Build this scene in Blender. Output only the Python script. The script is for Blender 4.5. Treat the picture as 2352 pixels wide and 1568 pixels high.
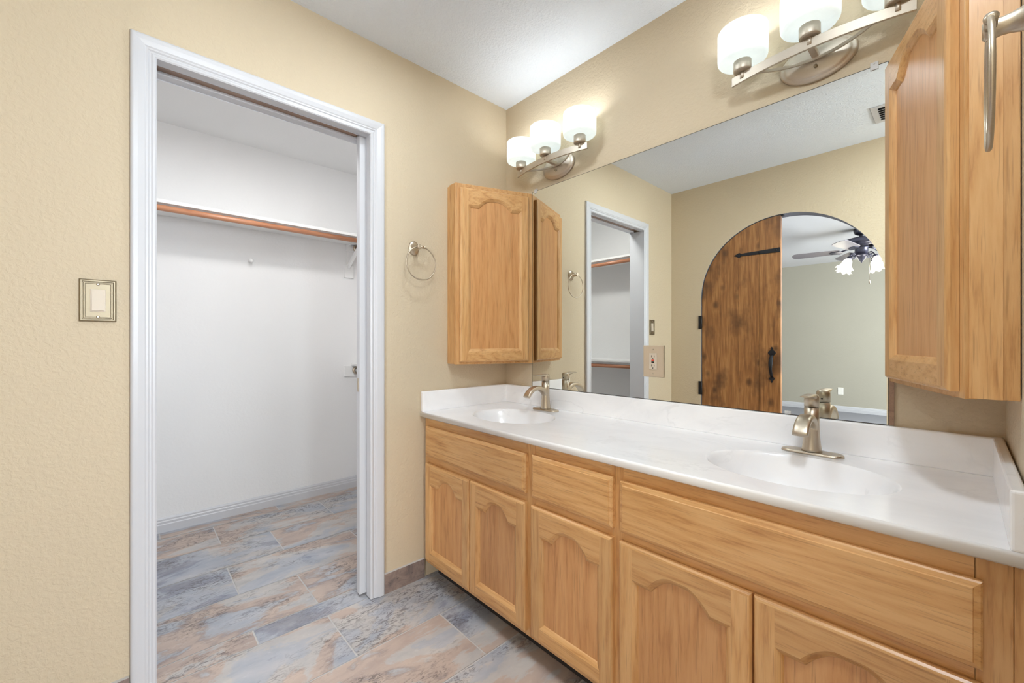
import bpy, bmesh, math, random
from mathutils import Vector, Matrix

for o in list(bpy.data.objects):
    bpy.data.objects.remove(o, do_unlink=True)
S = bpy.context.scene
COL = S.collection
PI = math.pi
random.seed(7)

# ------------------------------------------------------------------ camera
FPX, YAW, HY = 956.07, 47.2155, 785.71
cam_d = bpy.data.cameras.new('camera')
cam = bpy.data.objects.new('camera', cam_d)
COL.objects.link(cam)
cam.location = (1.7553, -1.5801, 1.1239)
cam.rotation_euler = (PI / 2, 0, math.radians(YAW))
cam_d.sensor_width = 36
cam_d.lens = 36 * FPX / 2352
cam_d.shift_y = (HY - 784) / 2352
cam_d.clip_start = 0.01
S.camera = cam

# ------------------------------------------------------------------ world, exposure, added window fill
S.view_settings.view_transform = 'Standard'
S.view_settings.look = 'None'
S.view_settings.gamma = 1
S.view_settings.use_curve_mapping = False
S.view_settings.exposure = 0.40
S.cycles.max_bounces = 14
S.cycles.diffuse_bounces = 9
S.cycles.glossy_bounces = 6
S.cycles.transmission_bounces = 8
S.cycles.caustics_reflective = False
S.cycles.sample_clamp_indirect = 6
W = bpy.data.worlds.new('World')
S.world = W
W.use_nodes = True
W.node_tree.nodes['Background'].inputs[0].default_value = (0.80, 0.88, 1.0, 1)
W.node_tree.nodes['Background'].inputs[1].default_value = 1.5


def light(name, kind, loc, energy, col=(1, 1, 1), size=0.1, size_y=None, rot=(0, 0, 0), parent=None, spread=None):
    d = bpy.data.lights.new(name, kind)
    d.energy = energy
    d.color = col
    if kind == 'AREA':
        d.size = size
        if size_y:
            d.shape = 'RECTANGLE'
            d.size_y = size_y
        if spread:
            d.spread = spread
    else:
        d.shadow_soft_size = size
    o = bpy.data.objects.new(name, d)
    COL.objects.link(o)
    o.location = loc
    o.rotation_euler = rot
    if parent:
        o.parent = parent
    return o


# added fill lights at two invented, unseen window openings, bathroom and bedroom
light('added_window_fill', 'AREA', (4.02, -1.05, 1.55), 110, (0.86, 0.94, 1.0), 1.5, 1.2, (0, PI / 2, 0))
light('added_bedroom_fill', 'AREA', (3.66, -4.6, 1.45), 190, (0.92, 0.96, 1.0), 1.4, 2.4, (0, PI / 2, 0))

# lamp strengths used by the builders below
E_VANITY, E_CLOSET, E_FILL_PENDANT, E_FAN = 0.50, 8.7, 92, 8
E_FILL_DISC, E_FILL_DISC2 = 15, 5


# ------------------------------------------------------------------ materials
def mat(name):
    m = bpy.data.materials.new(name)
    m.use_nodes = True
    nt = m.node_tree
    for n in list(nt.nodes):
        nt.nodes.remove(n)
    out = nt.nodes.new('ShaderNodeOutputMaterial')
    p = nt.nodes.new('ShaderNodeBsdfPrincipled')
    nt.links.new(p.outputs[0], out.inputs[0])
    return m, nt, p, out


def srgb(r, g, b):
    def f(c):
        c /= 255.0
        return c / 12.92 if c <= 0.04045 else ((c + 0.055) / 1.055) ** 2.4
    return (f(r), f(g), f(b), 1)


def N(nt, t, **kw):
    n = nt.nodes.new(t)
    for k, v in kw.items():
        if k in n.inputs:
            n.inputs[k].default_value = v
        else:
            setattr(n, k, v)
    return n


def ramp(nt, fac, stops, interp='LINEAR'):
    r = nt.nodes.new('ShaderNodeValToRGB')
    r.color_ramp.interpolation = interp
    e = r.color_ramp.elements
    while len(e) < len(stops):
        e.new(0.5)
    for i, (p, c) in enumerate(stops):
        e[i].position = p
        e[i].color = c
    nt.links.new(fac, r.inputs[0])
    return r.outputs[0]


def math_n(nt, op, a, b=None, c=None):
    n = nt.nodes.new('ShaderNodeMath')
    n.operation = op
    for i, v in enumerate((a, b, c)):
        if v is None:
            continue
        if isinstance(v, (int, float)):
            n.inputs[i].default_value = v
        else:
            nt.links.new(v, n.inputs[i])
    return n.outputs[0]


def mix(nt, fac, a, b, mode='MIX'):
    n = nt.nodes.new('ShaderNodeMix')
    n.data_type = 'RGBA'
    n.blend_type = mode
    for i, v in ((0, fac), (6, a), (7, b)):
        if isinstance(v, (int, float, tuple)):
            n.inputs[i].default_value = v
        else:
            nt.links.new(v, n.inputs[i])
    return n.outputs[2]


def objco(nt, scale=(1, 1, 1), seed=0.0, rot=(0, 0, 0)):
    tc = nt.nodes.new('ShaderNodeTexCoord')
    mp = nt.nodes.new('ShaderNodeMapping')
    mp.inputs['Scale'].default_value = scale
    mp.inputs['Rotation'].default_value = rot
    nt.links.new(tc.outputs['Object'], mp.inputs['Vector'])
    if not seed:
        return mp.outputs[0]
    at = N(nt, 'ShaderNodeAttribute', attribute_name='seed')
    sc = nt.nodes.new('ShaderNodeVectorMath')
    sc.operation = 'SCALE'
    sc.inputs[0].default_value = (11.3, 7.7, 5.1)
    nt.links.new(math_n(nt, 'MULTIPLY', at.outputs['Fac'], seed), sc.inputs['Scale'])
    ad = nt.nodes.new('ShaderNodeVectorMath')
    ad.operation = 'ADD'
    nt.links.new(mp.outputs[0], ad.inputs[0])
    nt.links.new(sc.outputs[0], ad.inputs[1])
    return ad.outputs[0]


def noise(nt, vec, scale=5, detail=2, rough=0.5, dist=0.0):
    n = nt.nodes.new('ShaderNodeTexNoise')
    n.inputs['Scale'].default_value = scale
    n.inputs['Detail'].default_value = detail
    n.inputs['Roughness'].default_value = rough
    n.inputs['Distortion'].default_value = dist
    nt.links.new(vec, n.inputs['Vector'])
    return n.outputs['Fac']


def bump(nt, p, height, strength=0.3, dist=0.002):
    b = nt.nodes.new('ShaderNodeBump')
    b.inputs['Strength'].default_value = strength
    b.inputs['Distance'].default_value = dist
    nt.links.new(height, b.inputs['Height'])
    nt.links.new(b.outputs[0], p.inputs['Normal'])


def plain(name, col, rough=0.5, metal=0.0, spec=0.5, coat=0.0):
    m, nt, p, _ = mat(name)
    p.inputs['Base Color'].default_value = col
    p.inputs['Roughness'].default_value = rough
    p.inputs['Metallic'].default_value = metal
    p.inputs['Specular IOR Level'].default_value = spec
    p.inputs['Coat Weight'].default_value = coat
    # a faint procedural tooth so that no surface is perfectly flat
    bump(nt, p, noise(nt, objco(nt), 220, 2), 0.03, 0.001)
    return m


def paint(name, col, scale=75, strength=0.35, rough=0.62):
    m, nt, p, _ = mat(name)
    v = objco(nt)
    big = noise(nt, v, 1.3, 2)
    c = ramp(nt, big, [(0.3, tuple(x * 0.965 for x in col[:3]) + (1,)), (0.7, col)])
    nt.links.new(c, p.inputs['Base Color'])
    p.inputs['Roughness'].default_value = rough
    p.inputs['Specular IOR Level'].default_value = 0.3
    h = noise(nt, v, scale, 4, 0.55, 0.4)
    h2 = ramp(nt, h, [(0.42, (0, 0, 0, 1)), (0.62, (1, 1, 1, 1))])
    bump(nt, p, h2, strength, 0.0025)
    return m


M = {}
M['wall'] = paint('beige wall paint', srgb(205, 190, 164))
M['closetwall'] = paint('white closet paint', srgb(232, 232, 232), 60, 0.12)
M['ceiling'] = paint('white ceiling texture', srgb(230, 238, 249), 95, 0.5, 0.8)
M['bedwall'] = paint('grey green wall paint', srgb(176, 172, 158), 70, 0.15)
M['bedceil'] = paint('bedroom ceiling paint', srgb(232, 232, 235), 90, 0.15)
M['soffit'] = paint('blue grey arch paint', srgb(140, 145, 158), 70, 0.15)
M['trim'] = plain('white trim enamel', srgb(198, 199, 203), 0.35)
M['closetfit'] = plain('white closet enamel', srgb(234, 234, 233), 0.4)
M['white'] = plain('white plastic', srgb(240, 238, 230), 0.35)
M['almond'] = plain('almond plastic', srgb(204, 191, 172), 0.35)
M['black_iron'] = plain('black wrought iron', srgb(30, 31, 36), 0.5, 0.3)
M['black'] = plain('black', srgb(12, 12, 12), 0.5)
M['red'] = plain('red button', srgb(205, 60, 40), 0.4)
M['dark'] = plain('dark recess', srgb(52, 46, 44), 0.8)
M['pewter'] = plain('dark pewter fan metal', srgb(92, 92, 108), 0.3, 0.85)
M['blade'] = plain('grey fan blade', srgb(150, 144, 150), 0.4)
M['clip'] = plain('clear mirror clip', srgb(205, 205, 205), 0.15)
M['carpet'] = paint('grey bedroom floor', srgb(142, 143, 150), 140, 0.3, 0.9)


def nickel(name, col, rough):
    m, nt, p, _ = mat(name)
    v = objco(nt, (1, 1, 14))
    n = noise(nt, v, 160, 3)
    c = ramp(nt, n, [(0.3, tuple(x * 0.9 for x in col[:3]) + (1,)), (0.7, col)])
    nt.links.new(c, p.inputs['Base Color'])
    p.inputs['Metallic'].default_value = 1
    p.inputs['Roughness'].default_value = rough
    bump(nt, p, n, 0.04, 0.0005)
    return m


M['nickel'] = nickel('brushed nickel', srgb(200, 188, 170), 0.37)
M['plate'] = plain('beige metal plate', srgb(196, 178, 154), 0.4, 0.15)
M['nickel_dark'] = nickel('antique nickel', srgb(160, 149, 128), 0.5)
M['nickel_bar'] = nickel('satin nickel bar', srgb(206, 196, 182), 0.5)


def oak(name, axis, light_c, mid_c, dark_c, seedmul=1.0, fig=.62, freq=9.0):
    m, nt, p, _ = mat(name)
    along, across = 0.55, 6.5
    sc = {'x': (along, across, across), 'y': (across, along, across), 'z': (across, across, along)}[axis]
    v = objco(nt, sc, seedmul)
    wob = noise(nt, v, 1.3, 3, 0.55, 0.35)
    # cathedral figure: contour lines of a slow stretched noise
    rings = math_n(nt, 'FRACT', math_n(nt, 'MULTIPLY', wob, freq))
    tri = math_n(nt, 'ABSOLUTE', math_n(nt, 'SUBTRACT', rings, 0.5))
    fine = noise(nt, v, 16, 4, 0.65)
    figure = math_n(nt, 'ADD', math_n(nt, 'MULTIPLY', tri, fig), math_n(nt, 'MULTIPLY', fine, 1.12 - fig * .44))
    c1 = ramp(nt, figure, [(0.26, dark_c), (0.46, mid_c), (0.74, light_c)])
    tone = noise(nt, objco(nt, tuple(s * 0.22 for s in sc), seedmul * 1.7), 1.6, 1)
    c2 = mix(nt, math_n(nt, 'MULTIPLY', tone, 0.40), c1, mid_c)
    # pores: short dark dashes
    ps = {'x': (9, 260, 260), 'y': (260, 9, 260), 'z': (260, 260, 9)}[axis]
    pore = noise(nt, objco(nt, ps, seedmul), 1.0, 2, 0.6)
    pf = ramp(nt, pore, [(0.30, (1, 1, 1, 1)), (0.44, (0, 0, 0, 1))])
    c3 = mix(nt, math_n(nt, 'MULTIPLY', pf, 0.34), c2, tuple(x * 0.55 for x in dark_c[:3]) + (1,))
    # board to board tone from the seed
    at = N(nt, 'ShaderNodeAttribute', attribute_name='seed')
    w = nt.nodes.new('ShaderNodeTexWhiteNoise')
    w.noise_dimensions = '1D'
    nt.links.new(at.outputs['Fac'], w.inputs['W'])
    hsv = nt.nodes.new('ShaderNodeHueSaturation')
    nt.links.new(c3, hsv.inputs['Color'])
    nt.links.new(math_n(nt, 'MULTIPLY_ADD', w.outputs['Value'], 0.16, 0.92), hsv.inputs['Value'])
    nt.links.new(hsv.outputs[0], p.inputs['Base Color'])
    p.inputs['Roughness'].default_value = 0.36
    p.inputs['Coat Weight'].default_value = 0.25
    p.inputs['Coat Roughness'].default_value = 0.25
    bump(nt, p, math_n(nt, 'SUBTRACT', 1.0, pf), 0.08, 0.0008)
    return m


OAK = (srgb(216, 172, 118), srgb(203, 154, 98), srgb(170, 117, 66))
for a in 'xyz':
    M['oak_' + a] = oak('honey oak grain ' + a, a, *OAK)
M['oak_panel'] = oak('honey oak panel', 'z', srgb(212, 161, 108), srgb(201, 146, 92), srgb(168, 112, 64), 1.0, .62, 7.0)
M['rod'] = oak('closet rod wood', 'y', srgb(198, 142, 108), srgb(186, 126, 92), srgb(160, 100, 70))
M['rod_x'] = oak('closet rod wood x', 'x', srgb(198, 142, 108), srgb(186, 126, 92), srgb(160, 100, 70))
M['track'] = oak('raw header wood', 'y', srgb(158, 126, 102), srgb(138, 106, 84), srgb(104, 76, 58))


def alder():
    m, nt, p, _ = mat('stained knotty plank wood')
    v = objco(nt, (5.5, 5.5, 0.5), 1.0)
    vk = objco(nt, (1, 1, 0.72), 1.0)
    # knots pull the grain around themselves
    vor = nt.nodes.new('ShaderNodeTexVoronoi')
    vor.inputs['Scale'].default_value = 7.5
    nt.links.new(vk, vor.inputs['Vector'])
    kd = vor.outputs['Distance']
    wob = noise(nt, v, 1.5, 4, 0.6, 0.5)
    kw = math_n(nt, 'POWER', math_n(nt, 'SUBTRACT', 1.0, math_n(nt, 'MINIMUM', kd, 1.0)), 4.0)
    tot = math_n(nt, 'ADD', wob, math_n(nt, 'MULTIPLY', kw, 0.22))
    tri = math_n(nt, 'ABSOLUTE', math_n(nt, 'SUBTRACT', math_n(nt, 'FRACT', math_n(nt, 'MULTIPLY', tot, 5.0)), 0.5))
    fine = noise(nt, objco(nt, (6, 6, 0.35), 1.0), 13, 5, 0.65)
    fig = math_n(nt, 'ADD', math_n(nt, 'MULTIPLY', tri, 0.35), math_n(nt, 'MULTIPLY', fine, 0.85))
    c = ramp(nt, fig, [(0.28, srgb(116, 74, 38)), (0.50, srgb(148, 100, 55)), (0.76, srgb(180, 130, 78))])
    kmask = ramp(nt, kd, [(0.04, (1, 1, 1, 1)), (0.21, (0, 0, 0, 1))])
    c = mix(nt, math_n(nt, 'MULTIPLY', kmask, 0.75), c, srgb(62, 36, 20))
    st = noise(nt, objco(nt, (1, 1, 0.6), 0.0), 4.5, 4, 0.6)
    sm = ramp(nt, st, [(0.50, (0, 0, 0, 1)), (0.66, (1, 1, 1, 1))])
    c = mix(nt, math_n(nt, 'MULTIPLY', sm, 0.72), c, srgb(74, 44, 24))
    nt.links.new(c, p.inputs['Base Color'])
    p.inputs['Roughness'].default_value = 0.5
    bump(nt, p, fine, 0.1, 0.001)
    return m


M['alder'] = alder()


def slate():
    m, nt, p, _ = mat('multicolour slate tile')
    v = objco(nt, (1.35, 0.62, 1), 1.0)
    n1 = noise(nt, v, 3.4, 7, 0.60, 0.45)
    at = N(nt, 'ShaderNodeAttribute', attribute_name='seed')
    w = nt.nodes.new('ShaderNodeTexWhiteNoise')
    w.noise_dimensions = '1D'
    nt.links.new(at.outputs['Fac'], w.inputs['W'])
    f = math_n(nt, 'ADD', n1, math_n(nt, 'MULTIPLY_ADD', w.outputs['Value'], 0.20, -0.10))
    blue, blue2 = srgb(164, 172, 186), srgb(142, 149, 168)
    cream, grey = srgb(186, 182, 179), srgb(170, 174, 183)
    peach, brown = srgb(186, 162, 146), srgb(158, 136, 124)
    slate_d = srgb(112, 118, 136)
    c = ramp(nt, f, [(0.28, slate_d), (0.345, blue2), (0.36, blue), (0.455, grey), (0.47, cream), (0.525, cream),
                     (0.545, peach), (0.60, peach), (0.63, brown), (0.665, grey), (0.74, blue)])
    # soft clouding inside each colour field
    cl = noise(nt, v, 9, 5, 0.6, 0.3)
    c = mix(nt, 0.36, c, ramp(nt, cl, [(0.3, srgb(128, 132, 142)), (0.7, srgb(204, 196, 188))]))
    # pitted dark flecks that gather along the borders of the fields
    sp = noise(nt, objco(nt, (1.8, 0.7, 1), 1.0), 46, 9, 0.75, 1.0)
    spm = ramp(nt, sp, [(0.49, (0, 0, 0, 1)), (0.57, (1, 1, 1, 1))])
    area = ramp(nt, noise(nt, v, 4.0, 5, 0.6, 0.5), [(0.47, (0, 0, 0, 1)), (0.60, (1, 1, 1, 1))])
    c = mix(nt, math_n(nt, 'MULTIPLY', math_n(nt, 'MULTIPLY', spm, area), 0.72), c, srgb(84, 78, 80))
    sp2 = ramp(nt, noise(nt, v, 34, 7, 0.72), [(0.58, (0, 0, 0, 1)), (0.68, (1, 1, 1, 1))])
    c = mix(nt, math_n(nt, 'MULTIPLY', sp2, 0.28), c, srgb(208, 208, 210))
    nt.links.new(c, p.inputs['Base Color'])
    p.inputs['Roughness'].default_value = 0.5
    p.inputs['Specular IOR Level'].default_value = 0.35
    bump(nt, p, n1, 0.15, 0.002)
    return m


M['slate'] = slate()
M['grout'] = paint('pale grout', srgb(196, 194, 192), 200, 0.3, 0.9)


def basetile():
    m, nt, p, _ = mat('brown slate base tile')
    v = objco(nt, (1, 1, 1))
    n = noise(nt, v, 14, 6, 0.65, 0.6)
    c = ramp(nt, n, [(0.3, srgb(104, 92, 90)), (0.5, srgb(140, 122, 114)), (0.7, srgb(166, 146, 134))])
    sp = ramp(nt, noise(nt, v, 60, 5, 0.7), [(0.6, (0, 0, 0, 1)), (0.68, (1, 1, 1, 1))])
    c = mix(nt, math_n(nt, 'MULTIPLY', sp, 0.7), c, srgb(70, 62, 64))
    nt.links.new(c, p.inputs['Base Color'])
    p.inputs['Roughness'].default_value = 0.5
    bump(nt, p, n, 0.15, 0.002)
    return m


M['basetile'] = basetile()


def marble():
    m, nt, p, _ = mat('white cultured marble')
    v = objco(nt, (1, 1.6, 1.6), 0.0, (0, 0, 0.5))
    n = noise(nt, v, 2.4, 6, 0.6, 1.2)
    vein = math_n(nt, 'ABSOLUTE', math_n(nt, 'SUBTRACT', n, 0.5))
    vm = ramp(nt, vein, [(0.0, (1, 1, 1, 1)), (0.018, (0, 0, 0, 1))])
    msk = ramp(nt, noise(nt, v, 3.3, 2), [(0.48, (0, 0, 0, 1)), (0.64, (1, 1, 1, 1))])
    cl = noise(nt, v, 3.0, 4, 0.6, 0.8)
    base = ramp(nt, cl, [(0.35, srgb(238, 238, 240)), (0.65, srgb(247, 247, 248))])
    c = mix(nt, math_n(nt, 'MULTIPLY', math_n(nt, 'MULTIPLY', vm, msk), 0.26), base, srgb(205, 205, 207))
    nt.links.new(c, p.inputs['Base Color'])
    p.inputs['Roughness'].default_value = 0.22
    p.inputs['Coat Weight'].default_value = 0.3
    p.inputs['Coat Roughness'].default_value = 0.1
    return m


M['marble'] = marble()


def mirror_m():
    m, nt, p, _ = mat('silvered mirror glass')
    v = objco(nt)
    c = ramp(nt, noise(nt, v, 0.8, 1), [(0.3, srgb(236, 238, 233)), (0.7, srgb(238, 240, 236))])
    nt.links.new(c, p.inputs['Base Color'])
    p.inputs['Metallic'].default_value = 1
    p.inputs['Roughness'].default_value = 0.0
    return m


M['mirror'] = mirror_m()


def shade_m(name, col, emit, trans=0.55):
    m, nt, p, out = mat(name)
    v = objco(nt, (1, 1, 10))
    n = noise(nt, v, 22, 3, 0.6, 0.6)
    c = ramp(nt, n, [(0.3, tuple(x * 0.95 for x in col[:3]) + (1,)), (0.7, col)])
    nt.links.new(c, p.inputs['Base Color'])
    p.inputs['Roughness'].default_value = 0.25
    nt.links.new(c, p.inputs['Emission Color'])
    p.inputs['Emission Strength'].default_value = emit
    t = nt.nodes.new('ShaderNodeBsdfTranslucent')
    nt.links.new(c, t.inputs['Color'])
    mx = nt.nodes.new('ShaderNodeMixShader')
    mx.inputs[0].default_value = trans
    nt.links.new(p.outputs[0], mx.inputs[1])
    nt.links.new(t.outputs[0], mx.inputs[2])
    nt.links.new(mx.outputs[0], out.inputs[0])
    return m


M['shade'] = shade_m('white swirl glass shade', srgb(246, 250, 250), 0.12, 0.35)
M['fan_shade'] = shade_m('ruffled white glass', srgb(255, 252, 240), 1.0, 0.6)


def emis(name, col, s):
    m, nt, p, out = mat(name)
    p.inputs['Base Color'].default_value = col
    p.inputs['Emission Color'].default_value = col
    p.inputs['Emission Strength'].default_value = s
    return m


M['bulb'] = emis('lit bulb', (1, 0.96, 0.9, 1), 4)
M['diffuser'] = emis('lit diffuser', (1, 0.98, 0.95, 1), 3)


def glass_m():
    m, nt, p, out = mat('window glass')
    p.inputs['Transmission Weight'].default_value = 1
    p.inputs['Roughness'].default_value = 0.0
    p.inputs['IOR'].default_value = 1.1
    return m


M['glass'] = glass_m()


# ------------------------------------------------------------------ mesh building
class MB:
    def __init__(s):
        s.v, s.f, s.m, s.s, s.sm = [], [], [], [], []

    def face(s, pts, m=0, seed=0.0, smooth=False):
        b = len(s.v)
        s.v.extend([tuple(p) for p in pts])
        s.f.append(tuple(range(b, b + len(pts))))
        s.m.append(m); s.s.append(seed); s.sm.append(smooth)

    def box(s, x0, x1, y0, y1, z0, z1, m=0, seed=None, fn=None):
        if seed is None:
            seed = random.uniform(0, 10)
        P = [(x0, y0, z0), (x1, y0, z0), (x1, y1, z0), (x0, y1, z0), (x0, y0, z1), (x1, y0, z1), (x1, y1, z1), (x0, y1, z1)]
        if fn:
            P = [fn(*p) for p in P]
        b = len(s.v)
        s.v.extend(P)
        for q in ((0, 3, 2, 1), (4, 5, 6, 7), (0, 1, 5, 4), (1, 2, 6, 5), (2, 3, 7, 6), (3, 0, 4, 7)):
            s.f.append(tuple(b + i for i in q)); s.m.append(m); s.s.append(seed); s.sm.append(False)
        return s

    def loft(s, secs, m=0, seed=0.0, smooth=True, closed=True, caps=True, ring=False):
        n = len(secs[0])
        b = len(s.v)
        for sec in secs:
            s.v.extend([tuple(p) for p in sec])
        K = len(secs)
        for k in range(K if ring else K - 1):
            k2 = (k + 1) % K
            for i in range(n if closed else n - 1):
                j = (i + 1) % n
                s.f.append((b + k * n + i, b + k * n + j, b + k2 * n + j, b + k2 * n + i))
                s.m.append(m); s.s.append(seed); s.sm.append(smooth)
        if caps and not ring and closed:
            s.f.append(tuple(b + i for i in reversed(range(n)))); s.m.append(m); s.s.append(seed); s.sm.append(False)
            s.f.append(tuple(b + (K - 1) * n + i for i in range(n))); s.m.append(m); s.s.append(seed); s.sm.append(False)
        return s

    def lathe(s, prof, o=(0, 0, 0), axis='z', n=32, m=0, smooth=True, sx=1.0, sy=1.0, caps=True):
        secs = []
        for r, h in prof:
            sec = []
            for i in range(n):
                a = 2 * PI * i / n
                u, w = r * math.cos(a) * sx, r * math.sin(a) * sy
                p = {'z': (u, w, h), 'y': (u, h, w), 'x': (h, u, w)}[axis]
                sec.append((p[0] + o[0], p[1] + o[1], p[2] + o[2]))
            secs.append(sec)
        return s.loft(secs, m, smooth=smooth, caps=caps)

    def tube(s, pts, rad, n=12, m=0, ring=False, caps=True, seed=0.0):
        pts = [Vector(p) for p in pts]
        K = len(pts)
        if not isinstance(rad, (list, tuple)):
            rad = [rad] * K
        secs = []
        up = None
        for i in range(K):
            if ring:
                t = pts[(i + 1) % K] - pts[i - 1]
            else:
                t = pts[min(i + 1, K - 1)] - pts[max(i - 1, 0)]
            t.normalize()
            if up is None:
                up = Vector((0, 0, 1)) if abs(t.z) < 0.9 else Vector((1, 0, 0))
            a = (up - t * up.dot(t))
            a = a.normalized() if a.length > 1e-6 else t.orthogonal().normalized()
            up = a
            b = t.cross(a)
            secs.append([pts[i] + (a * math.cos(2 * PI * j / n) + b * math.sin(2 * PI * j / n)) * rad[i] for j in range(n)])
        return s.loft(secs, m, seed=seed, caps=caps, ring=ring)

    def prism(s, poly, fn, d0, d1, m=0, seed=0.0, smooth=False):
        """poly: list of 2-D points, fn(u, v, d) -> point"""
        A = [fn(u, v, d0) for u, v in poly]
        B = [fn(u, v, d1) for u, v in poly]
        return s.loft([A, B], m, seed=seed, smooth=smooth)


def make(name, mb, mats, parent=None, bevel=0.0, seg=2, recalc=True, weld=True, sub=0, auto=None):
    off = Vector((0, 0, 0))
    q = parent
    while q:
        off += q.location
        q = q.parent
    me = bpy.data.meshes.new(name)
    me.from_pydata([tuple(Vector(v) - off) for v in mb.v], [], mb.f)
    if not isinstance(mats, (list, tuple)):
        mats = [mats]
    for x in mats:
        me.materials.append(M[x])
    for i, pl in enumerate(me.polygons):
        pl.material_index = mb.m[i]
        pl.use_smooth = mb.sm[i]
    at = me.attributes.new('seed', 'FLOAT', 'FACE')
    at.data.foreach_set('value', mb.s)
    bm = bmesh.new()
    bm.from_mesh(me)
    if weld:
        bmesh.ops.remove_doubles(bm, verts=bm.verts, dist=1e-5)
    if recalc:
        bmesh.ops.recalc_face_normals(bm, faces=bm.faces)
    bm.to_mesh(me)
    bm.free()
    o = bpy.data.objects.new(name, me)
    COL.objects.link(o)
    if parent:
        o.parent = parent
    if bevel:
        b = o.modifiers.new('bevel', 'BEVEL')
        b.width = bevel
        b.segments = seg
        b.limit_method = 'ANGLE'
        b.angle_limit = math.radians(40)
    if sub:
        b = o.modifiers.new('sub', 'SUBSURF')
        b.levels = b.render_levels = sub
    return o


def thing(name, loc, label, cat, group=None, rz=0.0):
    o = bpy.data.objects.new(name, None)
    o.empty_display_size = 0.05
    COL.objects.link(o)
    o.location = loc
    o.rotation_euler = (0, 0, rz)
    return tag(o, label, cat, group)


def tag(o, label, cat, group=None, kind=None):
    o['label'] = label
    o['category'] = cat
    if group:
        o['group'] = group
    if kind:
        o['kind'] = kind
    return o


def structure(name, mb, mats, label, cat, **kw):
    return tag(make(name, mb, mats, **kw), label, cat, kind='structure')


def dup(root, loc, rz, label):
    r = root.copy()
    COL.objects.link(r)
    r.location = loc
    r.rotation_euler = (0, 0, rz)
    r['label'] = label
    stack = [(root, r)]
    while stack:
        src, dst = stack.pop()
        for ch in list(src.children):
            c = ch.copy()
            COL.objects.link(c)
            c.parent = dst
            stack.append((ch, c))
    return r


# ------------------------------------------------------------------ dimensions
H = 2.44                       # ceiling
WV = 1.829                     # vanity width, right wall plane
YF = -1.99                     # wall facing the mirror
TH = 0.12                      # wall thickness
CX = -1.462                    # closet back wall
RX = 3.9                       # far right wall
DY0, DY1, DZ = -1.510, -0.801, 2.03   # closet doorway
AC, AR, AZ = 0.8456, 0.584, 1.49      # arch centre, radius, spring line
BY = -6.95                     # bedroom far wall

# ------------------------------------------------------------------ floor
mb = MB()
rows = [(-1.645, -1.345, -.83), (-1.345, -1.04, -1.195), (-1.04, -.735, -.955), (-.735, -.43, -1.213), (-.43, -.125, -.975),
        (-.125, -.017, -1.22), (-.017, .288, -.974), (.288, .593, -.63), (.593, .898, -.87), (.898, 1.203, -.63)]
x = 1.203
while x < RX:
    rows.append((x, x + .305, -.63 - .24 * (len(rows) % 2)))
    x += .305
gap = .0028
for (a, b, j) in rows:
    ys = [j + .61 * k for k in range(-4, 5)]
    for y0 in ys:
        y1 = y0 + .61
        lo, hi = max(y0, YF), min(y1, 0.0)
        if hi - lo < .01:
            continue
        xa, xb = max(a, CX), min(b, RX)
        if xb - xa < .01:
            continue
        mb.face([(xa + gap, lo + gap, 0), (xb - gap, lo + gap, 0), (xb - gap, hi - gap, 0), (xa + gap, hi - gap, 0)], 0, random.uniform(0, 40))
mb.face([(CX - .1, YF - TH, -.0012), (RX, YF - TH, -.0012), (RX, .0, -.0012), (CX - .1, .0, -.0012)], 1)
mb.box(CX - .1, RX + .1, YF - TH, .1, -.06, -.002, 1)
structure('floor', mb, ['slate', 'grout'], 'multicolour slate tile floor in grey, blue and peach planks', 'floor', recalc=False, weld=False)

mb = MB().box(-2.5, 3.6, BY - .1, YF - TH, -.06, 0.0)
structure('floor_bedroom', mb, 'carpet', 'plain grey bedroom floor seen through the arch in the mirror', 'floor')

# ------------------------------------------------------------------ ceiling
mb = MB().box(CX - .1, RX + .1, YF - TH, .12, H, H + .08)
structure('ceiling', mb, 'ceiling', 'white textured ceiling above the vanity', 'ceiling')
mb = MB().box(CX, -TH - .004, YF, -.004, H - .012, H - .0005)
structure('ceiling_closet', mb, 'closetwall', 'white closet ceiling glimpsed above the long shelf', 'ceiling')
mb = MB().box(-2.6, 3.7, BY - .1, YF - TH - .001, H, H + .08)
structure('ceiling_bedroom', mb, 'bedceil', 'white bedroom ceiling seen through the arch in the mirror', 'ceiling')

# ------------------------------------------------------------------ walls
mb = MB().box(-TH, RX + .1, 0, .12, 0, H)
structure('wall_back', mb, 'wall', 'beige textured wall carrying the big mirror', 'wall')

mb = MB()
mb.box(-TH, 0, YF, DY0 - .018, 0, H)                       # left of the doorway
mb.box(-.036, 0, DY1 + .018, 0, 0, H)                      # bath skin of the pocket
mb.box(-TH, -.086, DY1 + .018, 0, 0, H)                    # closet skin of the pocket
mb.box(-.086, -.036, -.09, 0, 0, H)                 # end stud
mb.box(-.086, -.036, DY1 + .018, -.09, 2.105, H)           # above the pocket
mb.box(-.036, 0, DY0 - .018, DY1 + .018, DZ + .014, H)
mb.box(-TH, -.086, DY0 - .018, DY1 + .018, DZ + .014, H)
mb.box(-.086, -.036, DY0 - .018, DY1 + .018, 2.105, H)
wl = structure('wall_left', mb, 'wall', 'beige textured wall with the closet doorway', 'wall')

mb = MB().box(WV, WV + TH, -1.02, 0, 0, H)
structure('wall_right', mb, 'wall', 'short beige wall at the right end of the vanity', 'wall')

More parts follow.
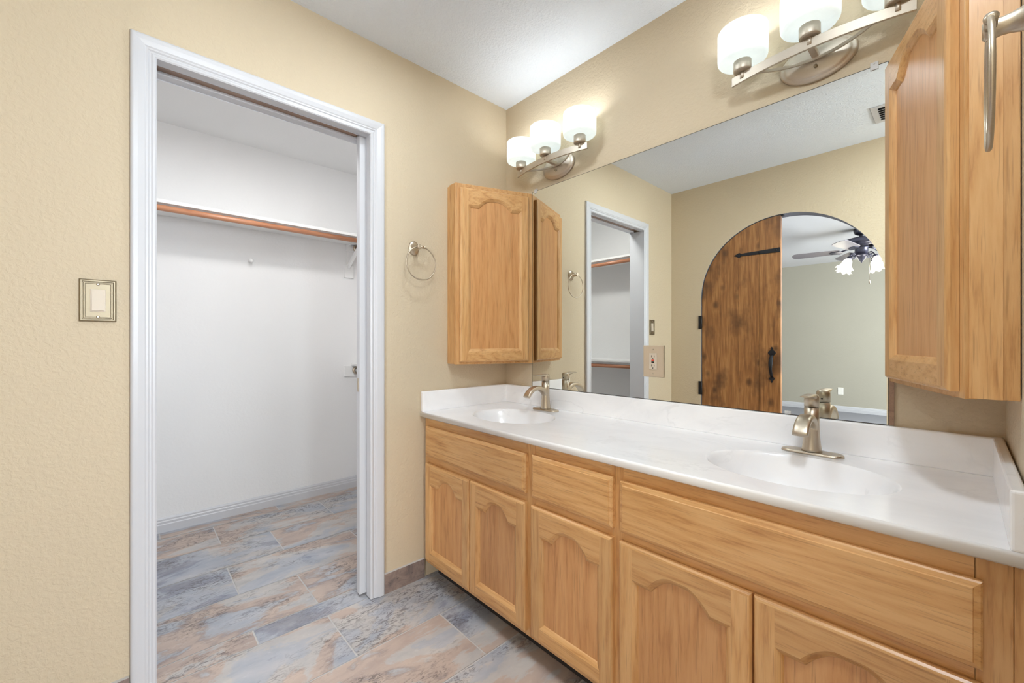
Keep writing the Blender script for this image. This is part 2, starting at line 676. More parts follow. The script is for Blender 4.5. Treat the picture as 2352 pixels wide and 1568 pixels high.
mb = MB()
wy0, wy1, wz0, wz1 = -1.62, -.48, .95, 2.1
mb.box(RX, RX + .1, YF, wy0, 0, H); mb.box(RX, RX + .1, wy1, 0, 0, H)
mb.box(RX, RX + .1, wy0, wy1, 0, wz0); mb.box(RX, RX + .1, wy0, wy1, wz1, H)
structure('wall_far_right', mb, 'wall', 'beige outer wall with an added window opening, beyond the vanity end', 'wall')
w1 = thing('added_window_1', (RX, (wy0 + wy1) / 2, wz0), 'unseen white framed window added for fill light right of the vanity', 'window')  # window invented to let fill light in, out of view
w1['kind'] = 'structure'
mb = MB()
mb.box(RX + .02, RX + .08, wy0, wy0 + .05, wz0, wz1); mb.box(RX + .02, RX + .08, wy1 - .05, wy1, wz0, wz1)
mb.box(RX + .02, RX + .08, wy0 + .05, wy1 - .05, wz0, wz0 + .05); mb.box(RX + .02, RX + .08, wy0 + .05, wy1 - .05, wz1 - .05, wz1)
make('added_window_frame', mb, 'trim', w1, bevel=.003)

# wall facing the mirror, with the arched opening
def arch_wall():
    mb = MB()
    y0, y1 = YF, YF - TH
    xl, xr = AC - AR, AC + AR
    def slab(xa, xb, za, zb, za2=None, zb2=None):
        # faces on both sides; za..zb at xa and za2..zb2 at xb
        za2 = za if za2 is None else za2
        zb2 = zb if zb2 is None else zb2
        mb.face([(xa, y0, za), (xb, y0, za2), (xb, y0, zb2), (xa, y0, zb)], 0)
        mb.face([(xa, y1, za), (xb, y1, za2), (xb, y1, zb2), (xa, y1, zb)], 1)
    slab(0, xl, 0, H); slab(xr, RX, 0, H)
    n = 64
    pts = [(AC - AR * math.cos(PI * i / n), AZ + AR * math.sin(PI * i / n)) for i in range(n + 1)]
    for (xa, za), (xb, zb) in zip(pts, pts[1:]):
        slab(xa, xb, za, H, zb, H)
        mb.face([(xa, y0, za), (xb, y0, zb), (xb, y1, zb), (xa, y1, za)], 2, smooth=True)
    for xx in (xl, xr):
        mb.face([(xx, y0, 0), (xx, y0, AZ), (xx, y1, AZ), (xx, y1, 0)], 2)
    mb.face([(0, y0, 0), (0, y0, H), (0, y1, H), (0, y1, 0)], 0)
    mb.face([(RX, y0, 0), (RX, y0, H), (RX, y1, H), (RX, y1, 0)], 0)
    return mb
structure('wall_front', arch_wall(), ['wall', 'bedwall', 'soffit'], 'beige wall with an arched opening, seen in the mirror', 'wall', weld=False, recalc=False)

# closet shell
mb = MB().box(CX - .1, CX, YF, .0, 0, H)
structure('wall_closet_back', mb, 'closetwall', 'white closet wall facing the doorway', 'wall')
mb = MB().box(CX, -TH, YF - TH, YF, 0, H)
structure('wall_closet_left', mb, 'closetwall', 'white closet end wall seen in the mirror through the doorway', 'wall')
mb = MB().box(CX, -TH, -.004, .10, 0, H)
structure('wall_closet_right', mb, 'closetwall', 'white closet end wall behind the beige wall', 'wall')
mb = MB()
t = .004
mb.box(-TH - t, -TH, YF, DY0 - .018, 0, H); mb.box(-TH - t, -TH, DY1 + .018, -.004, 0, H); mb.box(-TH - t, -TH, DY0 - .018, DY1 + .018, DZ + .014, H)
structure('wall_closet_front', mb, 'closetwall', 'white inner side of the closet doorway wall', 'wall')

# bedroom shell
mb = MB().box(-2.5, 3.6, BY - .1, BY, 0, H)
structure('wall_bedroom_far', mb, 'bedwall', 'grey green bedroom wall seen through the arch in the mirror', 'wall')
mb = MB().box(-2.6, -2.5, BY, YF - TH, 0, H)
structure('wall_bedroom_left', mb, 'bedwall', 'grey green bedroom side wall left of the far wall', 'wall')
mb = MB()
mb.box(3.6, 3.7, BY, -5.9, 0, H); mb.box(3.6, 3.7, -3.3, YF - TH, 0, H)
mb.box(3.6, 3.7, -5.9, -3.3, 0, .7); mb.box(3.6, 3.7, -5.9, -3.3, 2.2, H)
structure('wall_bedroom_right', mb, 'bedwall', 'grey green bedroom side wall with an added window opening', 'wall')  # opening added for the bedroom fill light

# ------------------------------------------------------------------ baseboards
mb = MB()
mb.box(0, .009, -.7425, -.533, 0, .089); mb.box(0, .009, YF, -1.5745, 0, .089)
mb.box(0, .011, -.7425, -.533, .089, .0905, 1); mb.box(0, .011, YF, -1.5745, .089, .0905, 1)
structure('baseboard_left', mb, ['basetile', 'grout'], 'brown slate base tile along the beige closet wall', 'baseboard')


def base_profile(mb, fn, L0, L1):
    prof = [(0, 0), (.016, 0), (.016, .045), (.013, .05), (.013, .062), (.009, .067), (.009, .076), (.004, .086), (0, .086)]
    mb.prism([(d, z) for d, z in prof], lambda d, z, l: fn(d, z, l), L0, L1)


mb = MB()
base_profile(mb, lambda d, z, l: (CX + d, l, z), YF, -.004)
structure('baseboard_closet_back', mb, 'trim', 'white moulded baseboard at the foot of the closet wall', 'baseboard')
mb = MB()
base_profile(mb, lambda d, z, l: (l, YF + d, z), CX + .017, -TH - .005)
structure('baseboard_closet_left', mb, 'trim', 'white baseboard on the closet end wall seen in the mirror', 'baseboard')
mb = MB()
base_profile(mb, lambda d, z, l: (l, BY + d, z * 1.05), -2.5, 3.6)
structure('baseboard_bedroom', mb, 'trim', 'white baseboard of the bedroom seen through the arch', 'baseboard')

# ------------------------------------------------------------------ closet door casing and jambs
def casing():
    # profile across the width: (distance from inner edge, projection)
    prof = [(0, 0), (0, .006), (.004, .009), (.010, .009), (.013, .0065), (.017, .0065), (.021, .010), (.025, .010), (.029, .0125),
            (.044, .0155), (.055, .0165), (.0595, .0150), (.063, .010), (.063, 0)]
    mb = MB()
    a = [(p, DY0 - w, 0) for w, p in prof]
    b = [(p, DY0 - w, DZ + w) for w, p in prof]
    c = [(p, DY1 + w, DZ + w) for w, p in prof]
    d = [(p, DY1 + w, 0.003) for w, p in prof]
    a = [(p[0], p[1], .003) for p in a]
    return mb.loft([a, b, c, d], smooth=False, closed=True)
tr = structure('trim_1', casing(), 'trim', 'white moulded casing around the closet doorway', 'trim')

dj = MB()
dj.box(-TH - .006, .002, DY0 - .018, DY0, 0, DZ)               # strike jamb
dj.box(-.036, .002, DY1, DY1 + .018, .004, DZ)                 # bath side split jamb
dj.box(-TH - .006, -.086, DY1, DY1 + .018, .004, DZ)
dj.box(-.036, .002, DY0, DY1, DZ, DZ + .014)                   # split head
dj.box(-TH - .006, -.086, DY0, DY1, DZ, DZ + .014)
structure('trim_2', dj, 'trim', 'white split jamb lining the pocket door opening', 'trim', bevel=.0015)
mb = MB().box(-.085, -.037, DY0 + .001, -.832, 2.040, 2.103)
mb.box(-.085, -.037, -.832, -.10, 2.088, 2.103)
structure('trim_3', mb, 'track', 'raw brown wood of the pocket door track slot', 'trim')
# casing on the closet side
mb = MB()
mb.box(-TH - .016, -TH - .004, DY0 - .075, DY0 - .019, 0, DZ + .075); mb.box(-TH - .016, -TH - .004, DY1 + .019, DY1 + .075, 0, DZ + .075)
mb.box(-TH - .016, -TH - .004, DY0 - .019, DY1 + .019, DZ + .019, DZ + .075)
structure('trim_4', mb, 'trim', 'white casing on the closet side of the doorway', 'trim', bevel=.003)

# pocket door
pd = thing('door_1', (-.061, -.46, .012), 'white pocket door slid almost fully into the wall pocket', 'door')
pd['kind'] = 'structure'
mb = MB().box(-.079, -.044, -.828, -.105, .012, 2.07)
make('door_slab', mb, 'trim', pd, bevel=.002)
mb = MB()
mb.box(-.068, -.055, -.8295, -.8275, .905, .965); mb.box(-.066, -.057, -.8305, -.829, .918, .952)
make('edge_pull', mb, 'nickel', pd, bevel=.0006)['label'] = 'nickel edge pull'

# ------------------------------------------------------------------ closet fittings
def closet_shelf(name, x0, x1, y0, y1, z, label):
    mb = MB().box(x0, x1, y0, y1, z - .02, z)
    return tag(make(name, mb, 'closetfit', bevel=.003), label, 'shelf')
closet_shelf('closet_shelf', CX, -1.167, YF, -.306, 1.895, 'long white shelf above the rod on the closet wall facing the doorway')
closet_shelf('closet_shelf', CX, -TH - .02, -.304, -.006, 1.895, 'white upper shelf at the closet right end, above the short rod')
closet_shelf('closet_shelf', CX, -TH - .02, -.304, -.006, .962, 'white lower shelf end peeking past the door edge at right')
closet_shelf('closet_shelf', -1.165, -TH - .02, YF, -1.688, 1.905, 'white upper closet shelf seen only in the mirror')
closet_shelf('closet_shelf', -1.165, -TH - .02, YF, -1.688, .962, 'white lower closet shelf seen only in the mirror')


def rod(p0, p1, m, label):
    mb = MB()
    mb.tube([p0, p1], .0165, 18)
    return tag(make('closet_rod', mb, m), label, 'closet rod')
rod((-1.19, YF + .012, 1.852), (-1.19, -.30, 1.852), 'rod', 'long brown wooden rod under the shelf facing the doorway')
rod((CX + .03, -.262, 1.852), (-.16, -.262, 1.852), 'rod_x', 'short brown wooden rod end below the upper shelf at the closet right end')
rod((CX + .03, -.268, .908), (-.16, -.268, .908), 'closetfit', 'white lower rod in a ring flange beside the door edge')
rod((-1.14, -1.715, 1.855), (-.16, -1.715, 1.855), 'rod_x', 'upper wooden closet rod seen only in the mirror')
rod((-1.14, -1.715, .905), (-.16, -1.715, .905), 'rod_x', 'lower wooden closet rod seen only in the mirror')


def flange(x, y, z, label, m='nickel'):
    mb = MB()
    mb.lathe([(.0185, .0), (.031, .0), (.032, .004), (.030, .012), (.024, .016), (.0185, .016)], (x, y, z), 'x', 28, caps=False)
    mb.lathe([(.03, 0), (.03, .002)], (x, y, z), 'x', 28)
    return tag(make('rod_flange', mb, m), label, 'rod flange')
flange(CX + .0125, -.268, .908, 'metal flange holding the white lower rod on a white block', 'nickel')
flange(CX + .0125, -.262, 1.852, 'metal flange behind the shelf bracket holding the short upper rod', 'nickel')

mb = MB().box(CX, CX + .012, -.359, -.235, .862, .942)
tag(make('mounting_block', mb, 'closetfit', bevel=.002), 'white wooden block under the lower rod flange', 'wood block')
mb = MB().box(CX, CX + .012, -.345, -.22, 1.825, 1.874)
tag(make('mounting_block', mb, 'closetfit', bevel=.002), 'white wooden block behind the short upper rod', 'wood block')

bk = thing('shelf_bracket', (CX, -.322, 1.62), 'white diagonal shelf bracket on a block near the right end of the long shelf', 'bracket')
mb = MB().box(CX, CX + .014, -.358, -.288, 1.618, 1.716)
make('base_block', mb, 'closetfit', bk, bevel=.002)
mb = MB()
pts = [(CX + .014, -.330, 1.70), (-1.19, -.326, 1.85)]
d = Vector((pts[1][0] - pts[0][0], 0, pts[1][2] - pts[0][2])).normalized()
nrm = Vector((-d.z, 0, d.x)) * .011
A = [Vector((pts[0][0], y, pts[0][2])) + nrm * s for y, s in ((-.340, -1), (-.320, -1), (-.320, 1), (-.340, 1))]
B = [Vector((pts[1][0] - .02, y, pts[1][2] - .004)) + nrm * s for y, s in ((-.340, -1), (-.320, -1), (-.320, 1), (-.340, 1))]
mb.loft([A, B], smooth=False)
make('diagonal_arm', mb, 'closetfit', bk, bevel=.001)
mb = MB().box(CX + .001, CX + .010, -.336, -.324, 1.716, 1.874)
mb.box(CX + .001, -1.18, -.336, -.324, 1.866, 1.8745)
make('angle_plate', mb, 'closetfit', bk)

mb = MB()
mb.lathe([(.010, 0), (.010, .004), (.0055, .008), (.0055, .018), (.012, .024), (.0145, .032), (.011, .040), (.004, .043)], (CX, -.977, 1.664), 'x', 24)
tag(make('wall_peg', mb, 'closetfit'), 'small white round peg on the closet wall below the long rod', 'peg')

def disc_light(x, y, r, energy, label, col, H=H):
    t = thing('ceiling_light', (x, y, H), label, 'ceiling light', 'flat round ceiling lights')
    mb = MB().lathe([(r, H - .0005), (r, H - .010), (r - .012, H - .016), (r - .022, H - .013)], (x, y, 0), 'z', 48)
    make('trim_ring', mb, 'trim', t)
    mb = MB().lathe([(r - .020, H - .0135), (r - .030, H - .0150), (.01, H - .0155)], (x, y, 0), 'z', 40)
    make('diffuser', mb, 'diffuser', t)
    light('disc_lamp', 'AREA', (0, 0, -.018), energy, col, 2 * r - .05, parent=t).data.shape = 'DISK'
    return t


disc_light(-.36, -1.0, .15, E_CLOSET, 'flat round ceiling light just inside the closet', (1, .99, .98), H - .012)

# ------------------------------------------------------------------ light switch
sw = thing('light_switch', (0, -1.643, 1.248), 'brushed nickel framed light switch with an almond rocker beside the closet door', 'light switch')
yc, zc = -1.643, 1.248
def frame_ring(mb, rects, fn, m=0):
    secs = []
    for (hw, hh, d) in rects:
        secs.append([fn(-hw, -hh, d), fn(hw, -hh, d), fn(hw, hh, d), fn(-hw, hh, d)])
    mb.loft(secs, m, smooth=False, caps=True)
fs = lambda u, v, d: (d, yc + u, zc + v)
mb = MB()
frame_ring(mb, [(.040, .0625, .0), (.040, .0625, .004), (.037, .0595, .0075), (.0335, .056, .0075), (.0325, .055, .0045), (.0305, .053, .0045),
                (.0295, .052, .0065), (.0272, .0497, .0065), (.0268, .0492, .005)], fs)
make('wall_plate', mb, 'nickel_dark', sw, bevel=.0005)
mb = MB()
frame_ring(mb, [(.0165, .0335, .004), (.0165, .0335, .0062), (.0155, .0325, .0066)], fs)
make('rocker_frame', mb, 'almond', sw)
mb = MB()
mb.loft([[fs(-.0135, -.030, .0062), fs(.0135, -.030, .0062), fs(.0135, .030, .0062), fs(-.0135, .030, .0062)],
         [fs(-.0135, -.030, .0105), fs(.0135, -.030, .0105), fs(.0135, .030, .0070), fs(-.0135, .030, .0070)]], smooth=False)
make('rocker', mb, 'almond', sw, bevel=.0005)
for dz in (-.0485, .0485):
    mb = MB().lathe([(.0038, .005), (.0038, .0072), (.0022, .0082)], (0, yc, zc + dz), 'x', 16)
    make('screw', mb, 'nickel', sw)

# ------------------------------------------------------------------ cabinet doors (shared builder)
def cath(u, h):
    """cathedral top: u in -1..1, returns rise"""
    e, i, p = .63, .12, .85
    t = min(1.0, max(0.0, (e - abs(u)) / (e - i)))
    return h * math.sin(PI / 2 * t) ** p


def offset_poly(P, d):
    n = len(P)
    out = []
    for i in range(n):
        p0, p1, p2 = Vector(P[i - 1]), Vector(P[i]), Vector(P[(i + 1) % n])
        a = (p1 - p0).normalized(); b = (p2 - p1).normalized()
        na = Vector((-a.y, a.x)); nb = Vector((-b.y, b.x))
        m = na + nb
        m = m / max(1e-6, m.dot(na) if m.length else 1)
        if m.length > 2.0:
            m = m.normalized() * 2.0
        out.append((p1.x + m.x * d, p1.y + m.y * d))
    return out


def door(parent, fn, u0, u1, z0, z1, gv, gh, th=.019, st=.042, rt=.092, rb=.046, h=.046, name='door'):
    """frame and panel door; fn(u, w, z) places it, w outward"""
    c, w1, w0 = .008, th, th - .006
    mb = MB()
    sL, sR, sT, sB = [random.uniform(0, 40) for _ in range(4)]
    xl, xr, zb, zt = u0 + st, u1 - st, z0 + rb, z1 - rt
    mb.face([fn(u0 + c, w1, z0 + c), fn(xl, w1, z0 + c), fn(xl, w1, z1 - c), fn(u0 + c, w1, z1 - c)], 0, sL)
    mb.face([fn(xr, w1, z0 + c), fn(u1 - c, w1, z0 + c), fn(u1 - c, w1, z1 - c), fn(xr, w1, z1 - c)], 0, sR)
    mb.face([fn(xl, w1, z0 + c), fn(xr, w1, z0 + c), fn(xr, w1, zb), fn(xl, w1, zb)], 1, sB)
    n = 44
    top = []
    for i in range(n + 1):
        u = -1 + 2 * i / n
        top.append((xl + (xr - xl) * i / n, zt + cath(u, h)))
    for (a, za), (b, zb2) in zip(top, top[1:]):
        mb.face([fn(a, w1, za), fn(b, w1, zb2), fn(b, w1, z1 - c), fn(a, w1, z1 - c)], 1, sT)
    # outer edge
    O = [(u0, z0), (u1, z0), (u1, z1), (u0, z1)]
    I = [(u0 + c, z0 + c), (u1 - c, z0 + c), (u1 - c, z1 - c), (u0 + c, z1 - c)]
    K = [(u0 + c * .45, z0 + c * .45), (u1 - c * .45, z0 + c * .45), (u1 - c * .45, z1 - c * .45), (u0 + c * .45, z1 - c * .45)]
    for i in range(4):
        j = (i + 1) % 4
        m = 1 if i in (0, 2) else 0
        sd = (sB, sR, sT, sL)[i]
        mb.face([fn(*I[i][:1], w1, I[i][1]), fn(I[j][0], w1, I[j][1]), fn(K[j][0], w1 - .0015, K[j][1]), fn(K[i][0], w1 - .0015, K[i][1])], m, sd)
        mb.face([fn(K[i][0], w1 - .0015, K[i][1]), fn(K[j][0], w1 - .0015, K[j][1]), fn(O[j][0], w0, O[j][1]), fn(O[i][0], w0, O[i][1])], m, sd)
        mb.face([fn(O[i][0], w0, O[i][1]), fn(O[j][0], w0, O[j][1]), fn(O[j][0], 0.0005, O[j][1]), fn(O[i][0], 0.0005, O[i][1])], m, sd)
    mb.face([fn(p[0], 0.0005, p[1]) for p in O], 0, sL)
    # moulded inner edge
    P = [(xl, zb), (xr, zb)] + [t for t in reversed(top)]
    P1 = offset_poly(P, .0050)
    P2 = offset_poly(P, .0125)
    P3 = offset_poly(P, .0150)
    R = [(P, w1), (P1, w1 - .0025), (P2, w1 - .0080), (P3, w1 - .0115)]
    n = len(P)
    for (A, wa), (B, wb) in zip(R, R[1:]):
        for i in range(n):
            j = (i + 1) % n
            if i == 0:
                m, sd = 1, sB
            elif i == 1:
                m, sd = 0, sR
            elif i == n - 1:
                m, sd = 0, sL
            else:
                m, sd = 1, sT
            mb.face([fn(A[i][0], wa, A[i][1]), fn(A[j][0], wa, A[j][1]), fn(B[j][0], wb, B[j][1]), fn(B[i][0], wb, B[i][1])], m, sd)
    d = make(name, mb, [gv, gh], parent)
    mb = MB()
    mb.face([fn(p[0], w1 - .0113, p[1]) for p in offset_poly(P, .0142)], 0, random.uniform(0, 40))
    make('panel', mb, 'oak_panel', d, recalc=False)
    return d


def slab_front(parent, name, fn, u0, u1, z0, z1, g, th=.019):
    mb = MB()
    sd = random.uniform(0, 40)
    def rect(i, w):
        return [fn(u0 + i, w, z0 + i), fn(u1 - i, w, z0 + i), fn(u1 - i, w, z1 - i), fn(u0 + i, w, z1 - i)]
    mb.loft([rect(0, .0005), rect(0, th - .008), rect(.0025, th - .005), rect(.010, th - .0025), rect(.0115, th)], 0, sd, smooth=False)
    return make(name, mb, g, parent)


# ------------------------------------------------------------------ vanity
CT0, CT1 = .769, .793
FY = -.533
vn = thing('vanity_cabinet', (WV / 2, -.27, 0), 'long honey oak vanity cabinet with five arched doors under the white countertop', 'vanity cabinet')
mb = MB()
mb.box(.022, .042, FY, -.515, .082, .765, 0)           # stiles
for a, b in ((.700, .745), (1.055, 1.098), (1.770, 1.812)):
    mb.box(a, b, FY, -.515, .082, .765, 0)
for (a, b) in ((.042, .700), (.745, 1.055), (1.098, 1.770)):
    mb.box(a, b, FY, -.515, .715, .765, 1)
    mb.box(a, b, FY, -.515, .545, .605, 1)
    mb.box(a, b, FY, -.515, .082, .125, 1)
mb.box(.376, .391, FY, -.515, .125, .545, 0); mb.box(1.425, 1.445, FY, -.515, .125, .545, 0)
make('face_frame', mb, ['oak_z', 'oak_x'], vn, bevel=.0008)
mb = MB().box(.006, .021, FY + .006, -.518, .10, .765)
make('scribe_strip', mb, 'oak_z', vn)
mb = MB().box(1.8125, 1.8275, FY + .002, -.518, .0, .765)
make('filler_strip', mb, 'oak_z', vn, bevel=.001)
for a, b in ((.022, .037), (1.795, 1.81)):
    mb = MB().box(a, b, -.515, -.004, .083, .762)
    mb.box(a, b, -.452, -.004, .0, .083)
    make('side_panel', mb, 'oak_z', vn)
mb = MB().box(.037, 1.795, -.515, -.004, .085, .10)
make('bottom_panel', mb, 'oak_x', vn)
mb = MB().box(.037, 1.795, -.010, -.004, .10, .765)
make('back_panel', mb, 'oak_x', vn)
mb = MB().box(.022, 1.812, -.465, -.4525, .0, .0845)
make('toe_kick', mb, 'dark', vn)['label'] = 'dark recessed toe kick'
fv = lambda u, w, z: (u, FY - w, z)
slab_front(vn, 'drawer_front', fv, .040, .7075, .590, .7305, 'oak_x')
slab_front(vn, 'drawer_front', fv, .738, 1.067, .584, .7325, 'oak_x')
slab_front(vn, 'drawer_front', fv, 1.091, 1.779, .582, .728, 'oak_x')
for a, b in ((.040, .3785), (.3875, .7075), (.7365, 1.067), (1.0905, 1.4335), (1.438, 1.779)):
    door(vn, fv, a, b, .103, .557, 'oak_z', 'oak_x')

# ------------------------------------------------------------------ countertop
ct = thing('vanity_countertop', (WV / 2, -.276, CT0), 'white marble countertop with two oval basins and raised splashes', 'countertop')
y0c, y1c = -.556, -.003
BAS = [(.3775, -.300, .212, .162), (1.4515, -.300, .212, .162)]


def rim_angles(cx, cy, n=96):
    yf = y0c + .006
    return sorted([2 * PI * i / n for i in range(n)] + [math.atan2(yy - cy, sx * .28) % (2 * PI) for sx in (-1, 1) for yy in (yf, y1c)])


def counter_top():
    mb = MB()
    z = CT1
    xs = [.003]
    rects = []
    for (cx, cy, a, b) in BAS:
        rects.append((cx - .28, cx + .28))
    cur = .003
    yf = y0c + .006
    for (ra, rb_) in rects:
        mb.face([(cur, yf, z), (ra, yf, z), (ra, y1c, z), (cur, y1c, z)])
        cur = rb_
    mb.face([(cur, yf, z), (WV - .003, yf, z), (WV - .003, y1c, z), (cur, y1c, z)])
    for (ra, rb_), (cx, cy, a, b) in zip(rects, BAS):
        n = 96
        outer, inner = [], []
        angs = rim_angles(cx, cy)
        for t in angs:
            dx, dy = math.cos(t), math.sin(t)
            k = 1e9
            if dx > 1e-9: k = min(k, (rb_ - cx) / dx)
            if dx < -1e-9: k = min(k, (ra - cx) / dx)
            if dy > 1e-9: k = min(k, (y1c - cy) / dy)
            if dy < -1e-9: k = min(k, (yf - cy) / dy)
            outer.append((cx + dx * k, cy + dy * k, z))
            r = 1 / math.sqrt((dx / a) ** 2 + (dy / b) ** 2)
            inner.append((cx + dx * r, cy + dy * r, z))
        mb.loft([outer, inner], smooth=False, caps=False)
    # rounded front edge and underside
    x0, x1 = .003, WV - .003
    prof = [(yf, CT1)] + [(y0c + .006 - .006 * math.sin(t), CT1 - .006 + .006 * math.cos(t)) for t in (PI / 8, PI / 4, 3 * PI / 8, PI / 2)] + [(y0c, CT0 + .004), (y0c + .004, CT0), (y0c + .03, CT0)]
    mb.loft([[(x0, y, zz) for y, zz in prof], [(x1, y, zz) for y, zz in prof]], smooth=True, closed=False, caps=False)
    mb.face([(x0, y, zz) for y, zz in prof] + [(x0, y1c, CT0), (x0, y1c, CT1)])
    mb.face([(x1, y, zz) for y, zz in prof] + [(x1, y1c, CT0), (x1, y1c, CT1)])
    return mb
make('deck', counter_top(), 'marble', ct)
for (cx, cy, a, b) in BAS:
    mb = MB()
    prof = [(1.0, 0), (.985, -.0012), (.965, -.005), (.94, -.014), (.90, -.034), (.84, -.062), (.74, -.092), (.60, -.114), (.42, -.127), (.22, -.132), (.10, -.134)]
    secs = []
    for r, d in prof:
        sec = []
        for q in rim_angles(cx, cy):
            k = r / math.sqrt((math.cos(q) / a) ** 2 + (math.sin(q) / b) ** 2)
            sec.append((cx + k * math.cos(q), cy + k * math.sin(q), CT1 + d))
        secs.append(sec)
    mb.loft(secs, smooth=True, caps=False)
    bs = make('basin', mb, 'marble', ct, recalc=False)
    mb = MB().lathe([(.028, -.1335), (.028, -.131), (.022, -.130), (.018, -.133)], (cx, cy, CT1), 'z', 28)
    make('drain', mb, 'nickel', bs)
mb = MB().box(.012, WV - .012, -.022, -.003, CT1 - .001, .8895)
make('backsplash', mb, 'marble', ct, bevel=.005, seg=3)
for a, b in ((.003, .022), (WV - .022, WV - .003)):
    mb = MB().box(a, b, -.552, -.003, CT1 - .001, .890)
    make('side_splash', mb, 'marble', ct, bevel=.005, seg=3)

# ------------------------------------------------------------------ faucets
def faucet(loc, label):
    X, Y, Z = loc
    t = thing('basin_faucet', loc, label, 'faucet', 'single lever faucets')
    def stadium(hw, hd, n=14):
        P = []
        for i in range(n + 1):
            a = -PI / 2 + PI * i / n
            P.append((hw - hd + hd * math.cos(a), hd * math.sin(a)))
        for i in range(n + 1):
            a = PI / 2 + PI * i / n
            P.append((-hw + hd + hd * math.cos(a), hd * math.sin(a)))
        return P
    mb = MB()
    mb.loft([[(X + u, Y + v, Z + h) for u, v in stadium(hw, hd)] for hw, hd, h in ((.0775, .0265, 0), (.0775, .0265, .003), (.0755, .0245, .0065), (.072, .021, .008))])
    make('deck_plate', mb, 'nickel', t)
    mb = MB()
    mb.lathe([(.0262, .008), (.0245, .014), (.0222, .03), (.0203, .05), (.0192, .075), (.0188, .10), (.0188, .1375)], loc, 'z', 36)
    b = make('body', mb, 'nickel', t)
    # arched ribbon spout
    mb = MB()
    path = []
    for i in range(22):
        q = i / 21
        a = PI * (.97 - .83 * q)
        # arc from the body forward and down
        path.append((-.004 - .062 + .062 * math.cos(PI - a) * -1, 0))
    secs = []
    for i in range(24):
        q = i / 23
        a = PI * .93 * q * .93
        cy, cz = -.067, .052
        ry, rz = .069, .064
        yy = cy + ry * math.cos(a)
        zz = cz + rz * math.sin(a) - .006 * q
        ty, tz = -ry * math.sin(a), rz * math.cos(a)
        L = math.hypot(ty, tz)
        ny, nz = tz / L * -1, ty / L
        ny, nz = -ny, -nz                      # outward normal
        hw = .0165 + .003 * q
        ht = .0135 - .0055 * q
        sec = []
        for k in range(20):
            th = 2 * PI * k / 20
            cu, su = math.cos(th), math.sin(th)
            e = .55
            u = hw * math.copysign(abs(cu) ** e, cu)
            w = ht * math.copysign(abs(su) ** e, su)
            sec.append((X + u, Y + yy + ny * w, Z + zz + nz * w))
        secs.append(sec)
    mb.loft(secs)
    make('spout', mb, 'nickel', t)
    mb = MB()
    mb.lathe([(.0165, .137), (.0165, .1392)], loc, 'z', 32)
    make('joint_ring', mb, 'black', b)
    # lever: barrel that sweeps into a flat blade pointing forward
    mb = MB()
    mb.lathe([(.0188, .1392), (.0188, .160), (.0185, .1685), (.016, .1745), (.009, .177)], loc, 'z', 32)
    secs = []
    for i in range(14):
        q = i / 13
        yy = .008 - .084 * q
        zz = .1645 + .0085 * min(1, q * 2.2) + .004 * max(0, q - .6)
        hw = .0164 * (1 - .22 * q)
        ht = .0105 * (1 - q) ** 1.6 + .0022
        sec = []
        for k in range(18):
            th = 2 * PI * k / 18
            cu, su = math.cos(th), math.sin(th)
            sec.append((X + hw * math.copysign(abs(cu) ** .7, cu), Y + yy, Z + zz + ht * su))
        secs.append(sec)
    mb.loft(secs)
    lv = make('lever', mb, 'nickel', t)
    mb = MB().lathe([(.0028, .0), (.0028, .0012)], (X, Y + .0182, Z + .150), 'y', 12)
    make('set_screw', mb, 'black', lv)
    return t
f1 = faucet((.3775, -.082, CT1), 'brushed nickel faucet at the left basin, below the left wall cabinet')
dup(f1, (1.4515, -.082, CT1), 0, 'brushed nickel faucet at the right basin, in front of the arched door reflection')

# ------------------------------------------------------------------ mirror
mr = thing('wall_mirror', (.914, 0, .8915), 'large frameless mirror along the wall between the two angled cabinets', 'mirror')
mb = MB().box(.2145, 1.6145, -.006, -.0005, .8915, 1.9145)
make('mirror_glass', mb, 'mirror', mr)
mb = MB()
for (xa, xb, za, zb) in ((.2130, .2145, .8900, 1.9160), (1.6145, 1.6152, .8900, 1.9160), (.2145, 1.6145, .8900, .8915), (.2145, 1.6145, 1.9145, 1.9160)):
    mb.box(xa, xb, -.0062, -.0006, za, zb)
make('mirror_edge', mb, 'dark', mr)
mb = MB().box(1.6154, 1.627, -.0055, -.0005, .8915, 1.03)
make('edge_strip', mb, 'track', mr)['label'] = 'brown worn edge strip at lower right'
for (x, z, s) in ((.238, 1.9145, 1), (1.585, 1.9145, 1), (1.372, .8915, -1)):
    mb = MB()
    mb.box(x - .009, x + .009, -.0085, -.006, z - (.010 if s > 0 else -.0005), z + (.012 if s > 0 else .010))
    mb.box(x - .009, x + .009, -.006, -.0005, z + (.0003 if s > 0 else -.0003), z + (.012 if s > 0 else .0001)) if s > 0 else None
    mb.lathe([(.003, -.0085), (.002, -.010)], (x, 0, z + (.007 if s > 0 else .005)), 'y', 10)
    make('mirror_clip', mb, 'clip', mr, bevel=.0008)

